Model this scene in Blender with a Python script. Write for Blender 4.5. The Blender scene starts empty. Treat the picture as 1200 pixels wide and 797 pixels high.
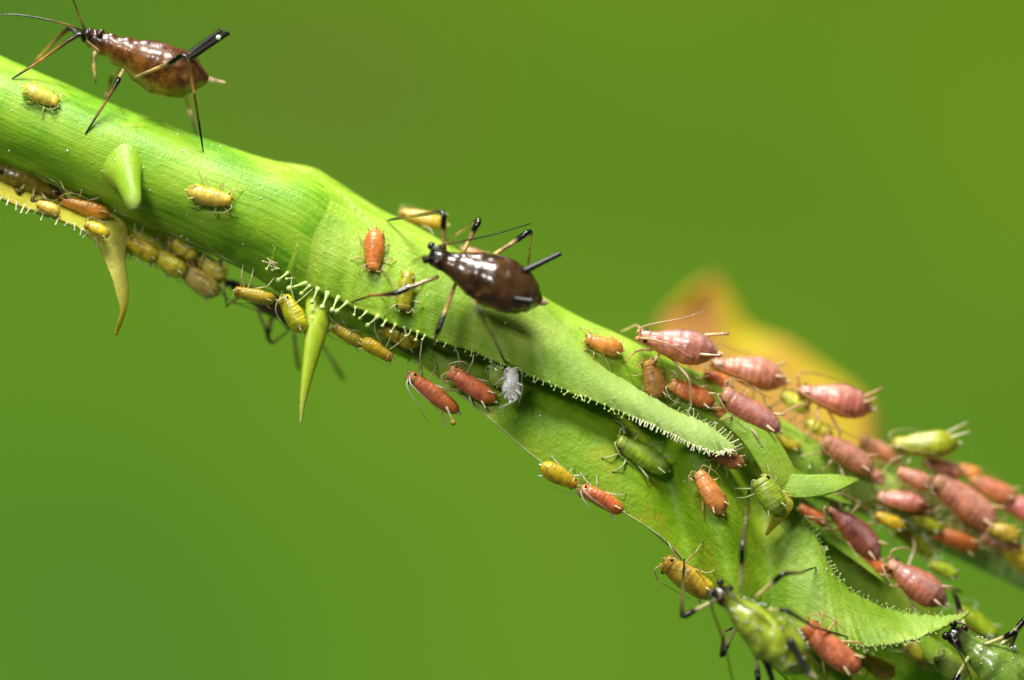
import bpy, math, random
from mathutils import Vector, Matrix, noise
from mathutils.bvhtree import BVHTree

R = math.radians
# ------------------------------------------------------------------ camera, world, lamps, exposure
# one Blender unit is one millimetre; the picture is about 27 mm wide
scene = bpy.context.scene
scene.unit_settings.scale_length = 0.001
C = scene.collection
D = 150.0                      # camera to the plane y = 0
S = 27.0 / 1200.0              # millimetres per photo pixel at y = 0

cam_d = bpy.data.cameras.new('camera')
cam = bpy.data.objects.new('camera', cam_d)
C.objects.link(cam)
cam.location = (0, -D, 0)
cam.rotation_euler = (R(90), 0, 0)
cam_d.sensor_width = 36.0
cam_d.lens = 200.0
cam_d.clip_start = 1.0
cam_d.clip_end = 3000.0
cam_d.dof.use_dof = True
cam_d.dof.focus_distance = D - 1.25
cam_d.dof.aperture_fstop = 0.022
scene.camera = cam

world = bpy.data.worlds.new('World')
scene.world = world
world.use_nodes = True
bg = world.node_tree.nodes['Background']
bg.inputs['Color'].default_value = (0.80, 0.95, 0.80, 1)
bg.inputs['Strength'].default_value = 0.08


def lamp(name, loc, target, sx, sy, power, col):
    l = bpy.data.lights.new(name, 'AREA')
    l.shape = 'RECTANGLE'
    l.size, l.size_y = sx, sy
    l.energy = power
    l.color = col
    o = bpy.data.objects.new(name, l)
    C.objects.link(o)
    o.location = loc
    d = Vector(target) - Vector(loc)
    o.rotation_euler = d.to_track_quat('-Z', 'Y').to_euler()
    return o


# the flash head with its diffuser above the shoot and its weaker twin near the lens
lamp('flash_above', (-12, -50, 105), (0, 0, 0), 46, 32, 222000, (1.0, 0.97, 0.90))
lamp('flash_beside_lens', (-46, -108, 56), (0, 0, 0), 26, 20, 62000, (1.0, 0.98, 0.95))
# daylight from high up, a little behind the shoot
sun_d = bpy.data.lights.new('sun', 'SUN')
sun_d.energy = 2.4
sun_d.angle = R(4)
sun_d.color = (1.0, 0.96, 0.88)
sun = bpy.data.objects.new('sun', sun_d)
C.objects.link(sun)
sun.rotation_euler = Vector((0.10, -0.34, -0.92)).to_track_quat('-Z', 'Y').to_euler()

scene.view_settings.view_transform = 'Standard'
scene.view_settings.look = 'None'
scene.view_settings.exposure = 0.0
scene.view_settings.gamma = 1.0
scene.render.engine = 'CYCLES'
scene.cycles.use_denoising = True
scene.cycles.max_bounces = 8
scene.cycles.caustics_reflective = False
scene.cycles.caustics_refractive = False

rnd = random.Random(7)


# ------------------------------------------------------------------ helpers
def P(px, py, y=0.0):
    """Photo pixel at the depth y (millimetres behind the plane y = 0) -> point of the place."""
    f = (D + y) / D
    return Vector(((px - 600) * S * f, y, (398.5 - py) * S * f))


def cat(pts, u):
    """Catmull-Rom through tuples, u in 0..1."""
    n = len(pts) - 1
    x = min(max(u, 0.0), 1.0) * n
    i = min(int(x), n - 1)
    t = x - i
    p1, p2 = pts[i], pts[i + 1]
    p0 = pts[i - 1] if i > 0 else tuple(2 * a - b for a, b in zip(p1, p2))
    p3 = pts[i + 2] if i + 2 <= n else tuple(2 * b - a for a, b in zip(p1, p2))
    return tuple(0.5 * (2 * b + (c - a) * t + (2 * a - 5 * b + 4 * c - d) * t * t
                        + (3 * b - a - 3 * c + d) * t ** 3) for a, b, c, d in zip(p0, p1, p2, p3))


def lin(tab, t):
    for (a, va), (b, vb) in zip(tab, tab[1:]):
        if t <= b:
            k = (t - a) / (b - a)
            k = k * k * (3 - 2 * k) * 0.5 + k * 0.5
            return va + (vb - va) * k
    return tab[-1][1]


class MB:
    def __init__(self):
        self.v, self.f, self.c, self.uv = [], [], [], []

    def add(self, v, c=(1, 1, 1), uv=(0, 0)):
        self.v.append(tuple(v))
        self.c.append((c[0], c[1], c[2], 1))
        self.uv.append((uv[0], uv[1], 0))
        return len(self.v) - 1

    def ringjoin(self, a, b, n, closed=True):
        for i in range(n if closed else n - 1):
            j = (i + 1) % n
            self.f.append((a + i, a + j, b + j, b + i))

    def tube(self, pts, rad, col, n=7, sub=4, cap=True, squash=1.0):
        """Round tube along points (Vectors) with radii and colours per point."""
        data = [(p[0], p[1], p[2], r, c[0], c[1], c[2]) for p, r, c in zip(pts, rad, col)]
        m = (len(pts) - 1) * sub if len(pts) > 2 else sub
        rows = []
        for k in range(m + 1):
            rows.append(cat(data, k / m))
        P3 = [Vector(r[:3]) for r in rows]
        nrm = None
        base = []
        for k, r in enumerate(rows):
            t = (P3[min(k + 1, m)] - P3[max(k - 1, 0)])
            if t.length < 1e-9:
                t = Vector((0, 0, 1))
            t.normalize()
            if nrm is None:
                nrm = t.orthogonal().normalized()
            nrm = (nrm - t * nrm.dot(t))
            if nrm.length < 1e-6:
                nrm = t.orthogonal()
            nrm.normalize()
            bi = t.cross(nrm)
            st = len(self.v)
            for i in range(n):
                a = 2 * math.pi * i / n
                q = P3[k] + (nrm * math.cos(a) + bi * math.sin(a) * squash) * max(r[3], 1e-4)
                self.add(q, tuple(max(0, x) for x in r[4:7]), (k / m, i / n))
            base.append(st)
        for a, b in zip(base, base[1:]):
            self.ringjoin(a, b, n)
        if cap:
            self.f.append(tuple(base[0] + i for i in reversed(range(n))))
            self.f.append(tuple(base[-1] + i for i in range(n)))

    def ball(self, c, r, col, nu=8, nv=6, sc=(1, 1, 1)):
        base = []
        for k in range(nv + 1):
            th = math.pi * min(max(k / nv, 0.02), 0.98)
            st = len(self.v)
            for i in range(nu):
                a = 2 * math.pi * i / nu
                self.add(Vector(c) + Vector((r * sc[0] * math.sin(th) * math.cos(a),
                                             r * sc[1] * math.sin(th) * math.sin(a), r * sc[2] * math.cos(th))), col)
            base.append(st)
        for a, b in zip(base, base[1:]):
            self.ringjoin(b, a, nu)
        self.f.append(tuple(base[0] + i for i in range(nu)))
        self.f.append(tuple(base[-1] + i for i in reversed(range(nu))))

    def mesh(self, name):
        me = bpy.data.meshes.new(name)
        me.from_pydata(self.v, [], self.f)
        a = me.attributes.new('col', 'FLOAT_COLOR', 'POINT')
        a.data.foreach_set('color', [x for c in self.c for x in c])
        a = me.attributes.new('along', 'FLOAT_VECTOR', 'POINT')
        a.data.foreach_set('vector', [x for c in self.uv for x in c])
        me.polygons.foreach_set('use_smooth', [True] * len(me.polygons))
        me.update()
        return me

    def build(self, name, mat, parent=None):
        return obj(name, self.mesh(name), mat, parent)


def obj(name, me, mat, parent=None):
    if mat is not None and not me.materials:
        me.materials.append(mat)
    o = bpy.data.objects.new(name, me)
    C.objects.link(o)
    if parent is not None:
        o.parent = parent
        # meshes are modelled in place: cancel the parent's offset
        o.matrix_parent_inverse = Matrix.Translation(-Vector(parent.location))
    return o


def empty(name, loc, label, category, group=None):
    o = bpy.data.objects.new(name, None)
    C.objects.link(o)
    o.location = loc
    o.empty_display_size = 0.3
    o['label'] = label
    o['category'] = category
    if group:
        o['group'] = group
    return o


# ------------------------------------------------------------------ materials
def new_mat(name):
    m = bpy.data.materials.new(name)
    m.use_nodes = True
    nt = m.node_tree
    return m, nt, nt.nodes, nt.links, nt.nodes['Principled BSDF']


def ramp(N, stops):
    r = N.new('ShaderNodeValToRGB')
    el = r.color_ramp.elements
    while len(el) < len(stops):
        el.new(0.5)
    for e, (p, c) in zip(el, stops):
        e.position = p
        e.color = (c[0], c[1], c[2], 1)
    return r


def mixrgb(N, L, fac, a, b, mode='MIX'):
    m = N.new('ShaderNodeMix')
    m.data_type = 'RGBA'
    m.blend_type = mode
    for key, v in (('Factor', fac), ('A', a), ('B', b)):
        sock = [s for s in m.inputs if s.name == key and (s.type == 'RGBA' or (key == 'Factor' and s.type == 'VALUE'))][0]
        if hasattr(v, 'links') or hasattr(v, 'is_linked'):
            L.new(v, sock)
        elif isinstance(v, (int, float)):
            sock.default_value = v
        else:
            sock.default_value = (v[0], v[1], v[2], 1)
    return [s for s in m.outputs if s.type == 'RGBA'][0]


def noise_tex(N, L, vec, scale, detail=4, rough=0.55, dist=0.0):
    n = N.new('ShaderNodeTexNoise')
    n.inputs['Scale'].default_value = scale
    n.inputs['Detail'].default_value = detail
    n.inputs['Roughness'].default_value = rough
    n.inputs['Distortion'].default_value = dist
    if vec is not None:
        L.new(vec, n.inputs['Vector'])
    return n


def plant_mat(name, dark, mid, light, speck, streak=1.0, rough=0.42, sss=0.18, speck_amt=0.5, trans=0.0, blotch=None, pale=None, relief=0.06, bscale=1.1, blo=0.55):
    m, nt, N, L, B = new_mat(name)
    tc = N.new('ShaderNodeTexCoord')
    at = N.new('ShaderNodeAttribute')
    at.attribute_name = 'along'
    mp = N.new('ShaderNodeMapping')
    mp.inputs['Scale'].default_value = (1.6, 30.0, 1.0)
    L.new(at.outputs['Vector'], mp.inputs['Vector'])
    st = noise_tex(N, L, mp.outputs['Vector'], 1.5, 4, 0.55, 0.0)
    big = noise_tex(N, L, tc.outputs['Object'], 0.55, 3, 0.5, 0.4)
    r1 = ramp(N, [(0.36, dark), (0.50, mid), (0.64, light)])
    mx = N.new('ShaderNodeMath')
    mx.operation = 'MULTIPLY_ADD'
    L.new(st.outputs['Fac'], mx.inputs[0])
    mx.inputs[1].default_value = 0.55 * streak
    ad = N.new('ShaderNodeMath')
    ad.operation = 'MULTIPLY_ADD'
    L.new(big.outputs['Fac'], ad.inputs[0])
    ad.inputs[1].default_value = 0.8
    ad.inputs[2].default_value = 0.10 - 0.275 * streak
    L.new(ad.outputs[0], mx.inputs[2])
    L.new(mx.outputs[0], r1.inputs['Fac'])
    col = r1.outputs['Color']
    if blotch:
        bn = noise_tex(N, L, tc.outputs['Object'], bscale, 2, 0.5, 0.6)
        br = ramp(N, [(blo, (0, 0, 0)), (blo + 0.17, (1, 1, 1))])
        L.new(bn.outputs['Fac'], br.inputs['Fac'])
        col = mixrgb(N, L, br.outputs['Color'], col, blotch)
    if pale:
        sx = N.new('ShaderNodeSeparateXYZ')
        L.new(at.outputs['Vector'], sx.inputs[0])
        mr = N.new('ShaderNodeMapRange')
        mr.inputs['From Min'].default_value, mr.inputs['From Max'].default_value = pale[1], pale[2]
        mr.inputs['To Max'].default_value = 0.75
        L.new(sx.outputs['X'], mr.inputs['Value'])
        col = mixrgb(N, L, mr.outputs['Result'], col, pale[0])
    # waxy pale grains
    sp = noise_tex(N, L, tc.outputs['Object'], 11.0, 3, 0.65)
    pr = ramp(N, [(0.60, (0, 0, 0)), (0.74, (speck_amt,) * 3)])
    L.new(sp.outputs['Fac'], pr.inputs['Fac'])
    pm = noise_tex(N, L, tc.outputs['Object'], 0.9, 2, 0.5)
    pmr = ramp(N, [(0.36, (0.15,) * 3), (0.62, (1, 1, 1))])
    L.new(pm.outputs['Fac'], pmr.inputs['Fac'])
    fac = mixrgb(N, L, 1.0, pr.outputs['Color'], pmr.outputs['Color'], 'MULTIPLY')
    col = mixrgb(N, L, fac, col, speck)
    L.new(col, B.inputs['Base Color'])
    B.inputs['Roughness'].default_value = rough
    B.inputs['Specular IOR Level'].default_value = 0.42
    B.inputs['Subsurface Weight'].default_value = sss
    B.inputs['Subsurface Radius'].default_value = (0.45, 0.6, 0.12)
    B.inputs['Subsurface Scale'].default_value = 0.5
    cell = noise_tex(N, L, tc.outputs['Object'], 4.0, 4, 0.65, 0.2)
    bm0 = N.new('ShaderNodeBump')
    bm0.inputs['Strength'].default_value = 0.5
    bm0.inputs['Distance'].default_value = relief
    L.new(cell.outputs['Fac'], bm0.inputs['Height'])
    bm = N.new('ShaderNodeBump')
    L.new(bm0.outputs['Normal'], bm.inputs['Normal'])
    bm.inputs['Strength'].default_value = 0.45
    bm.inputs['Distance'].default_value = 0.035
    hs = N.new('ShaderNodeMath')
    hs.operation = 'MULTIPLY_ADD'
    L.new(st.outputs['Fac'], hs.inputs[0])
    hs.inputs[1].default_value = 0.7
    L.new(sp.outputs['Fac'], hs.inputs[2])
    L.new(hs.outputs[0], bm.inputs['Height'])
    L.new(bm.outputs['Normal'], B.inputs['Normal'])
    if trans > 0:
        out = [n for n in N if n.type == 'OUTPUT_MATERIAL'][0]
        tb = N.new('ShaderNodeBsdfTranslucent')
        L.new(col, tb.inputs['Color'])
        ms = N.new('ShaderNodeMixShader')
        ms.inputs[0].default_value = trans
        L.new(B.outputs[0], ms.inputs[1])
        L.new(tb.outputs[0], ms.inputs[2])
        L.new(ms.outputs[0], out.inputs['Surface'])
    return m


def skin_mat(name, rough=0.30, sss=0.85, mottle=0.26, mscale=6.0, coat=0.2, bump=0.25, spot=None, glow=0.0, coat_rough=0.12):
    m, nt, N, L, B = new_mat(name)
    tc = N.new('ShaderNodeTexCoord')
    at = N.new('ShaderNodeAttribute')
    at.attribute_name = 'col'
    n1 = noise_tex(N, L, tc.outputs['Object'], mscale, 4, 0.6, 0.3)
    lo, hi = 1.0 - mottle, 1.0 + mottle * 0.6
    r = ramp(N, [(0.33, (lo, lo * 0.95, lo * 0.9)), (0.66, (hi, hi, hi))])
    L.new(n1.outputs['Fac'], r.inputs['Fac'])
    col = mixrgb(N, L, 1.0, at.outputs['Color'], r.outputs['Color'], 'MULTIPLY')
    if spot:
        n3 = noise_tex(N, L, tc.outputs['Object'], mscale * 0.45, 3, 0.6, 0.8)
        r3 = ramp(N, [(0.48, (0, 0, 0)), (0.62, (1, 1, 1))])
        L.new(n3.outputs['Fac'], r3.inputs['Fac'])
        col = mixrgb(N, L, r3.outputs['Color'], col, mixrgb(N, L, 1.0, col, spot, 'MULTIPLY'))
    L.new(col, B.inputs['Base Color'])
    B.inputs['Roughness'].default_value = rough
    B.inputs['Subsurface Weight'].default_value = sss
    B.inputs['Subsurface Radius'].default_value = (0.6, 0.34, 0.14)
    B.inputs['Subsurface Scale'].default_value = 0.30
    B.inputs['Coat Weight'].default_value = coat
    B.inputs['Coat Roughness'].default_value = coat_rough
    n2 = noise_tex(N, L, tc.outputs['Object'], 16.0, 3, 0.6)
    bm = N.new('ShaderNodeBump')
    bm.inputs['Strength'].default_value = bump
    bm.inputs['Distance'].default_value = 0.04
    L.new(n2.outputs['Fac'], bm.inputs['Height'])
    L.new(bm.outputs['Normal'], B.inputs['Normal'])
    if glow > 0:
        out = [n for n in N if n.type == 'OUTPUT_MATERIAL'][0]
        tb = N.new('ShaderNodeBsdfTranslucent')
        L.new(col, tb.inputs['Color'])
        ms = N.new('ShaderNodeMixShader')
        ms.inputs[0].default_value = glow
        L.new(B.outputs[0], ms.inputs[1])
        L.new(tb.outputs[0], ms.inputs[2])
        L.new(ms.outputs[0], out.inputs['Surface'])
    return m


M = {}
M['stem'] = plant_mat('stem_green', (0.12, 0.34, 0.010), (0.23, 0.48, 0.018), (0.36, 0.60, 0.045), (0.58, 0.72, 0.24), streak=1.05, speck_amt=0.6, sss=0.16, rough=0.36, blotch=(0.31, 0.54, 0.025), relief=0.025)
M['sheath'] = plant_mat('sheath_green', (0.22, 0.43, 0.015), (0.32, 0.54, 0.03), (0.43, 0.62, 0.07), (0.60, 0.74, 0.30), streak=1.1, speck_amt=0.55, pale=((0.46, 0.63, 0.20), 2.0, 3.4), relief=0.06)
M['under'] = plant_mat('lower_sheath_green', (0.16, 0.33, 0.008), (0.24, 0.44, 0.014), (0.35, 0.54, 0.025), (0.48, 0.62, 0.12), streak=0.7, speck_amt=0.5, blotch=(0.40, 0.46, 0.02), relief=0.09, trans=0.15)
M['blade'] = plant_mat('blade_green', (0.20, 0.40, 0.02), (0.31, 0.51, 0.035), (0.43, 0.60, 0.07), (0.58, 0.71, 0.26), streak=1.1, speck_amt=0.6, trans=0.2, relief=0.09)
M['dry'] = plant_mat('dry_yellow', (0.46, 0.42, 0.02), (0.68, 0.63, 0.05), (0.84, 0.80, 0.18), (0.88, 0.85, 0.5), streak=1.3, sss=0.1, trans=0.3, relief=0.08, blotch=(0.58, 0.60, 0.05))
M['prickle'] = plant_mat('prickle_green', (0.32, 0.48, 0.02), (0.44, 0.59, 0.03), (0.55, 0.66, 0.06), (0.6, 0.72, 0.2), streak=0.8, rough=0.3, sss=0.4, speck_amt=0.2, pale=((0.62, 0.60, 0.28), 0.7, 1.05), relief=0.02)
M['thorn'] = plant_mat('thorn_green', (0.24, 0.45, 0.02), (0.33, 0.54, 0.035), (0.42, 0.61, 0.06), (0.55, 0.72, 0.2), streak=0.8, rough=0.35, sss=0.4, speck_amt=0.35, pale=((0.50, 0.60, 0.20), 0.6, 1.1), relief=0.03)
M['orange'] = plant_mat('orange_leaf', (0.80, 0.42, 0.12), (0.85, 0.64, 0.05), (0.86, 0.72, 0.05), (0.85, 0.6, 0.25), streak=0.4, speck_amt=0.2, trans=0.4, blotch=(0.88, 0.46, 0.15), relief=0.02, bscale=0.6, blo=0.45)
M['pale'] = plant_mat('pale_margin', (0.36, 0.48, 0.10), (0.46, 0.57, 0.18), (0.56, 0.64, 0.28), (0.7, 0.76, 0.45), streak=0.5, speck_amt=0.5)
M['nymph'] = skin_mat('nymph_skin', rough=0.27, glow=0.10, bump=0.4, coat=0.35)
M['brown'] = skin_mat('brown_adult_skin', rough=0.28, sss=0.35, mottle=0.5, mscale=5.0, coat=0.45, bump=0.35, spot=(0.5, 0.42, 0.45))
M['dark'] = skin_mat('shiny_dark_skin', rough=0.2, sss=0.15, mottle=0.5, mscale=4.0, coat=1.0, bump=0.3, spot=(0.32, 0.25, 0.25), coat_rough=0.04)
M['green'] = skin_mat('green_adult_skin', rough=0.2, sss=0.7, mottle=0.35, mscale=3.0, coat=0.6, bump=0.3, spot=(0.72, 0.82, 0.6), glow=0.15)
M['husk'] = skin_mat('shed_skin', rough=0.25, sss=0.2, mottle=0.15, coat=0.4, bump=0.8, glow=0.25)

M['black'] = skin_mat('black_tube', rough=0.38, sss=0.0, mottle=0.2, coat=0.15, bump=0.1)
m, nt, N, L, B = new_mat('eye_black')
B.inputs['Base Color'].default_value = (0.03, 0.006, 0.004, 1)
B.inputs['Roughness'].default_value = 0.12
M['eye'] = m
m, nt, N, L, B = new_mat('gland_glass')
B.inputs['Base Color'].default_value = (0.60, 0.74, 0.28, 1)
B.inputs['Roughness'].default_value = 0.18
B.inputs['Subsurface Weight'].default_value = 0.5
B.inputs['Subsurface Radius'].default_value = (0.3, 0.3, 0.15)
B.inputs['Subsurface Scale'].default_value = 0.2
M['gland'] = m
m, nt, N, L, B = new_mat('gland_white')
B.inputs['Base Color'].default_value = (0.78, 0.76, 0.48, 1)
B.inputs['Roughness'].default_value = 0.2
B.inputs['Subsurface Weight'].default_value = 0.4
B.inputs['Subsurface Scale'].default_value = 0.1
M['glandw'] = m
m, nt, N, L, B = new_mat('honeydew')
B.inputs['Base Color'].default_value = (0.95, 0.62, 0.12, 1)
B.inputs['Roughness'].default_value = 0.05
B.inputs['Transmission Weight'].default_value = 0.5
M['dew'] = m
m, nt, N, L, B = new_mat('wax_white')
B.inputs['Base Color'].default_value = (0.86, 0.88, 0.82, 1)
B.inputs['Roughness'].default_value = 0.3
M['wax'] = m

# the blurred meadow far behind
m, nt, N, L, B = new_mat('far_meadow')
tc = N.new('ShaderNodeTexCoord')
n1 = noise_tex(N, L, tc.outputs['Object'], 0.026, 2, 0.4, 0.3)
r = ramp(N, [(0.36, (0.130, 0.310, 0.032)), (0.50, (0.160, 0.355, 0.028)), (0.66, (0.200, 0.405, 0.026))])
L.new(n1.outputs['Fac'], r.inputs['Fac'])
sx = N.new('ShaderNodeSeparateXYZ')
L.new(tc.outputs['Object'], sx.inputs[0])
ma = N.new('ShaderNodeMath')
ma.operation = 'MULTIPLY_ADD'
L.new(sx.outputs['Z'], ma.inputs[0])
ma.inputs[1].default_value = 0.9
L.new(sx.outputs['X'], ma.inputs[2])
mr = N.new('ShaderNodeMapRange')
mr.inputs['From Min'].default_value, mr.inputs['From Max'].default_value = -42, 30
mr.interpolation_type = 'SMOOTHSTEP'
L.new(ma.outputs[0], mr.inputs['Value'])
tint = mixrgb(N, L, mr.outputs['Result'], (0.84, 0.93, 1.05), (1.18, 1.08, 0.80))
base = mixrgb(N, L, 1.0, r.outputs['Color'], tint, 'MULTIPLY')
# a browner tuft in the grass
vd = N.new('ShaderNodeVectorMath')
vd.operation = 'DISTANCE'
L.new(tc.outputs['Object'], vd.inputs[0])
vd.inputs[1].default_value = (-9.5, 163, 13.5)
mt = N.new('ShaderNodeMapRange')
mt.inputs['From Min'].default_value, mt.inputs['From Max'].default_value = 11, 1
mt.inputs['To Max'].default_value = 0.55
mt.interpolation_type = 'SMOOTHSTEP'
L.new(vd.outputs['Value'], mt.inputs['Value'])
L.new(mixrgb(N, L, mt.outputs['Result'], base, (0.24, 0.25, 0.05)), B.inputs['Base Color'])
B.inputs['Roughness'].default_value = 1.0
B.inputs['Specular IOR Level'].default_value = 0.0
M['meadow'] = m

# ------------------------------------------------------------------ backdrop
b = MB()
nx, nz = 40, 30
for j in range(nz + 1):
    for i in range(nx + 1):
        x = (i / nx - 0.5) * 900
        z = -110 + (j / nz) * 420
        yy = 150 + z * 0.95 + 10 * noise.noise(Vector((x * 0.012, 3.1, z * 0.014)))
        b.add((x, yy, z))
for j in range(nz):
    for i in range(nx):
        a = j * (nx + 1) + i
        b.f.append((a, a + 1, a + nx + 2, a + nx + 1))
o = b.build('meadow', M['meadow'])
o['kind'] = 'structure'

# ------------------------------------------------------------------ the rose shoot
shoot = empty('rose_shoot', P(-60, 105, 0), 'green rose shoot with prickles and fringed leaf bases, crowded with aphids', 'rose shoot')
BV, BF = [], []          # surfaces the aphids stand on


def support(mb):
    off = len(BV)
    BV.extend(mb.v)
    BF.extend(tuple(i + off for i in f) for f in mb.f)


def wob(p, amp, sc, seed=0.0):
    return amp * noise.noise(Vector((p[0] * sc + seed, p[1] * sc, p[2] * sc)))


def rod(name, st, mat, nu=120, nv=48, amp=0.03, sup=True, parent=shoot):
    """Closed round body: stations (top px, py, bottom px, py, centre depth, half depth)."""
    b = MB()
    base = []
    for k in range(nu + 1):
        tx, ty, bx, by, yc, hd = cat(st, k / nu)
        top, bot = P(tx, ty, yc), P(bx, by, yc)
        c, h = (top + bot) / 2, (top - bot) / 2
        s0 = len(b.v)
        for i in range(nv):
            a = 2 * math.pi * i / nv
            p = c + h * math.cos(a) + Vector((0, -hd, 0)) * math.sin(a)
            n = (p - c)
            n.normalize()
            p += n * (wob(p, amp, 0.8, 5) + wob((k / nu * 3, i * 0.9, 0), amp * 0.25, 1.0))
            b.add(p, uv=(k / nu * len(st) * 0.25, math.sin(math.pi * i / nv) * 1.0))
        base.append(s0)
    for a, c_ in zip(base, base[1:]):
        b.ringjoin(a, c_, nv)
    b.f.append(tuple(base[0] + i for i in reversed(range(nv))))
    b.f.append(tuple(base[-1] + i for i in range(nv)))
    if sup:
        support(b)
    return b.build(name, mat, parent)


def shell(name, st, mat, nu=120, nv=32, thick=0.07, amp=0.02, q=0.0, sup=True, parent=shoot, fold=None, wave=0.0, grow=0.0, ragged=0.0):
    """Open curved sheet: stations (top px,py,y, bottom px,py,y, bulge); q bends it like a quarter round at the top."""
    b = MB()
    under = BVHTree.FromPolygons(BV, BF) if grow else None
    for k in range(nu + 1):
        tx, ty, yt, bx, by, yb, bu = cat(st, k / nu)
        jb = jt = 0.0
        if ragged:
            jb = ragged * (noise.noise(Vector((k * 0.55, 7.3, 0))) + 0.6 * noise.noise(Vector((k * 1.7, 2.3, 0))))
            jt = ragged * (noise.noise(Vector((k * 0.5, 1.3, 4))) + 0.6 * noise.noise(Vector((k * 1.6, 9.3, 4)))) * min(1, max(0, (tx - 690) / 60))
        g = 1.0
        if grow and k / nu < grow:
            g = k / nu / grow
            g = g * g * (3 - 2 * g)
        for i in range(nv + 1):
            s = i / nv
            qq = math.sqrt(max(0.0, 1 - (1 - s) ** 2))
            w = s + (qq - s) * q
            y = yt + (yb - yt) * w - bu * math.sin(math.pi * s)
            px, py = tx + (bx - tx) * s, ty + (by - ty) * s + jb * s ** 7 + jt * (1 - s) ** 7
            if fold:
                y += fold(px, py)
            if g < 1.0:
                o_ = Vector((0, -D, 0))
                loc = under.ray_cast(o_, (P(px, py, 0) - o_).normalized())[0]
                if loc is not None:
                    k_ = max(0.0, 1 - s / 0.22)
                    ge = g + (1 - g) * k_ * k_ * (3 - 2 * k_)
                    y = (loc.y + 0.04) + (min(y, loc.y - 0.05 * (1 - k_)) - loc.y - 0.04) * ge
            p = P(px, py, y)
            d = wob(p, amp, 0.9, 2) * g
            if wave:
                d += wave * (s ** 3) * noise.noise(Vector((k * 0.32, 0.5, 0)))
            p.y += d
            b.add(p, uv=(k / nu * len(st) * 0.25, s))
    for k in range(nu):
        for i in range(nv):
            a = k * (nv + 1) + i
            b.f.append((a, a + 1, a + nv + 2, a + nv + 1))
    if sup:
        support(b)
    o = b.build(name, mat, parent)
    if thick:
        md = o.modifiers.new('thickness', 'SOLIDIFY')
        md.thickness = thick
        md.offset = -1.0
    o['nv'] = nv
    return o, b


STEM = [(-120, 15, -165, 124, 0, 1.30), (-60, 40, -105, 149, 0, 1.30), (0, 65, -45, 174, 0, 1.3), (50, 87, 5, 196, 0, 1.3), (100, 108, 55, 217, 0, 1.3),
        (150, 128, 104, 237, 0, 1.3), (200, 147, 154, 258, 0, 1.3), (250, 165, 206, 279, 0, 1.32), (300, 182, 256, 303, 0, 1.36),
        (345, 195, 302, 326, 0.02, 1.36), (385, 213, 345, 356, 0.03, 1.31), (430, 260, 390, 381, 0.08, 1.10), (490, 325, 438, 404, 0.15, 0.85),
        (560, 372, 522, 444, 0.2, 0.8), (640, 425, 600, 500, 0.2, 0.7)]
rod('stem', STEM, M['stem'], nu=170, nv=56)

RACHIS = [(480, 275, 455, 370, 0.10, 0.9), (560, 312, 528, 392, 0.10, 0.95), (610, 336, 575, 420, 0.10, 0.95), (655, 358, 618, 440, 0.10, 0.92), (700, 380, 665, 455, 0.15, 0.9), (750, 404, 712, 478, 0.30, 0.85),
          (800, 428, 768, 500, 0.50, 0.8), (860, 455, 830, 522, 0.54, 0.75), (920, 492, 890, 550, 0.84, 0.65), (980, 530, 950, 584, 1.20, 0.6),
          (1040, 553, 1016, 606, 1.56, 0.55), (1100, 580, 1080, 634, 1.92, 0.5), (1160, 612, 1140, 664, 2.28, 0.5), (1250, 655, 1230, 705, 2.76, 0.5)]
rod('leaf_stalk', RACHIS, M['sheath'], nu=120, nv=40, amp=0.05)

SHEATH = [(328, 189, 0.1, 308, 302, -1.10, 0.30), (367, 196, 0.1, 335, 320, -1.22, 0.32), (390, 209, 0.1, 363, 337, -1.32, 0.30), (415, 225, 0.1, 395, 351, -1.40, 0.26),
          (447, 245, 0.1, 431, 368, -1.48, 0.12), (480, 261, 0.1, 468, 383, -1.45, 0.12), (513, 279, 0.1, 515, 401, -1.42, 0.12),
          (546, 298, 0.1, 564, 416, -1.40, 0.12), (600, 328, 0.1, 618, 439, -1.38, 0.12), (636, 352, 0.0, 655, 455, -1.36, 0.12),
          (668, 388, -0.45, 690, 468, -1.34, 0.12), (700, 424, -0.70, 724, 482, -1.32, 0.12), (735, 447, -0.75, 763, 498, -1.3, 0.10),
          (770, 469, -0.80, 799, 516, -1.28, 0.08), (800, 484, -0.85, 822, 526, -1.25, 0.06), (826, 495, -0.9, 838, 530, -1.22, 0.05),
          (846, 510, -0.95, 850, 529, -1.18, 0.03), (863, 525, -1.05, 863, 527, -1.1, 0.0)]
stip, stip_b = shell('stipule', SHEATH, M['sheath'], nu=190, nv=40, thick=0.06, q=0.85, wave=0.14, grow=0.26, ragged=2.2)


def low_fold(px, py):
    # creases across the lower sheath
    g = lambda c, w: math.exp(-((px - c) / w) ** 2)
    c = 0.32 * (py - 600)
    return 0.65 * g(793 + c, 24) - 0.42 * g(838 + c * 0.6, 28) + 0.55 * g(888 + c * 0.4, 22)


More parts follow.
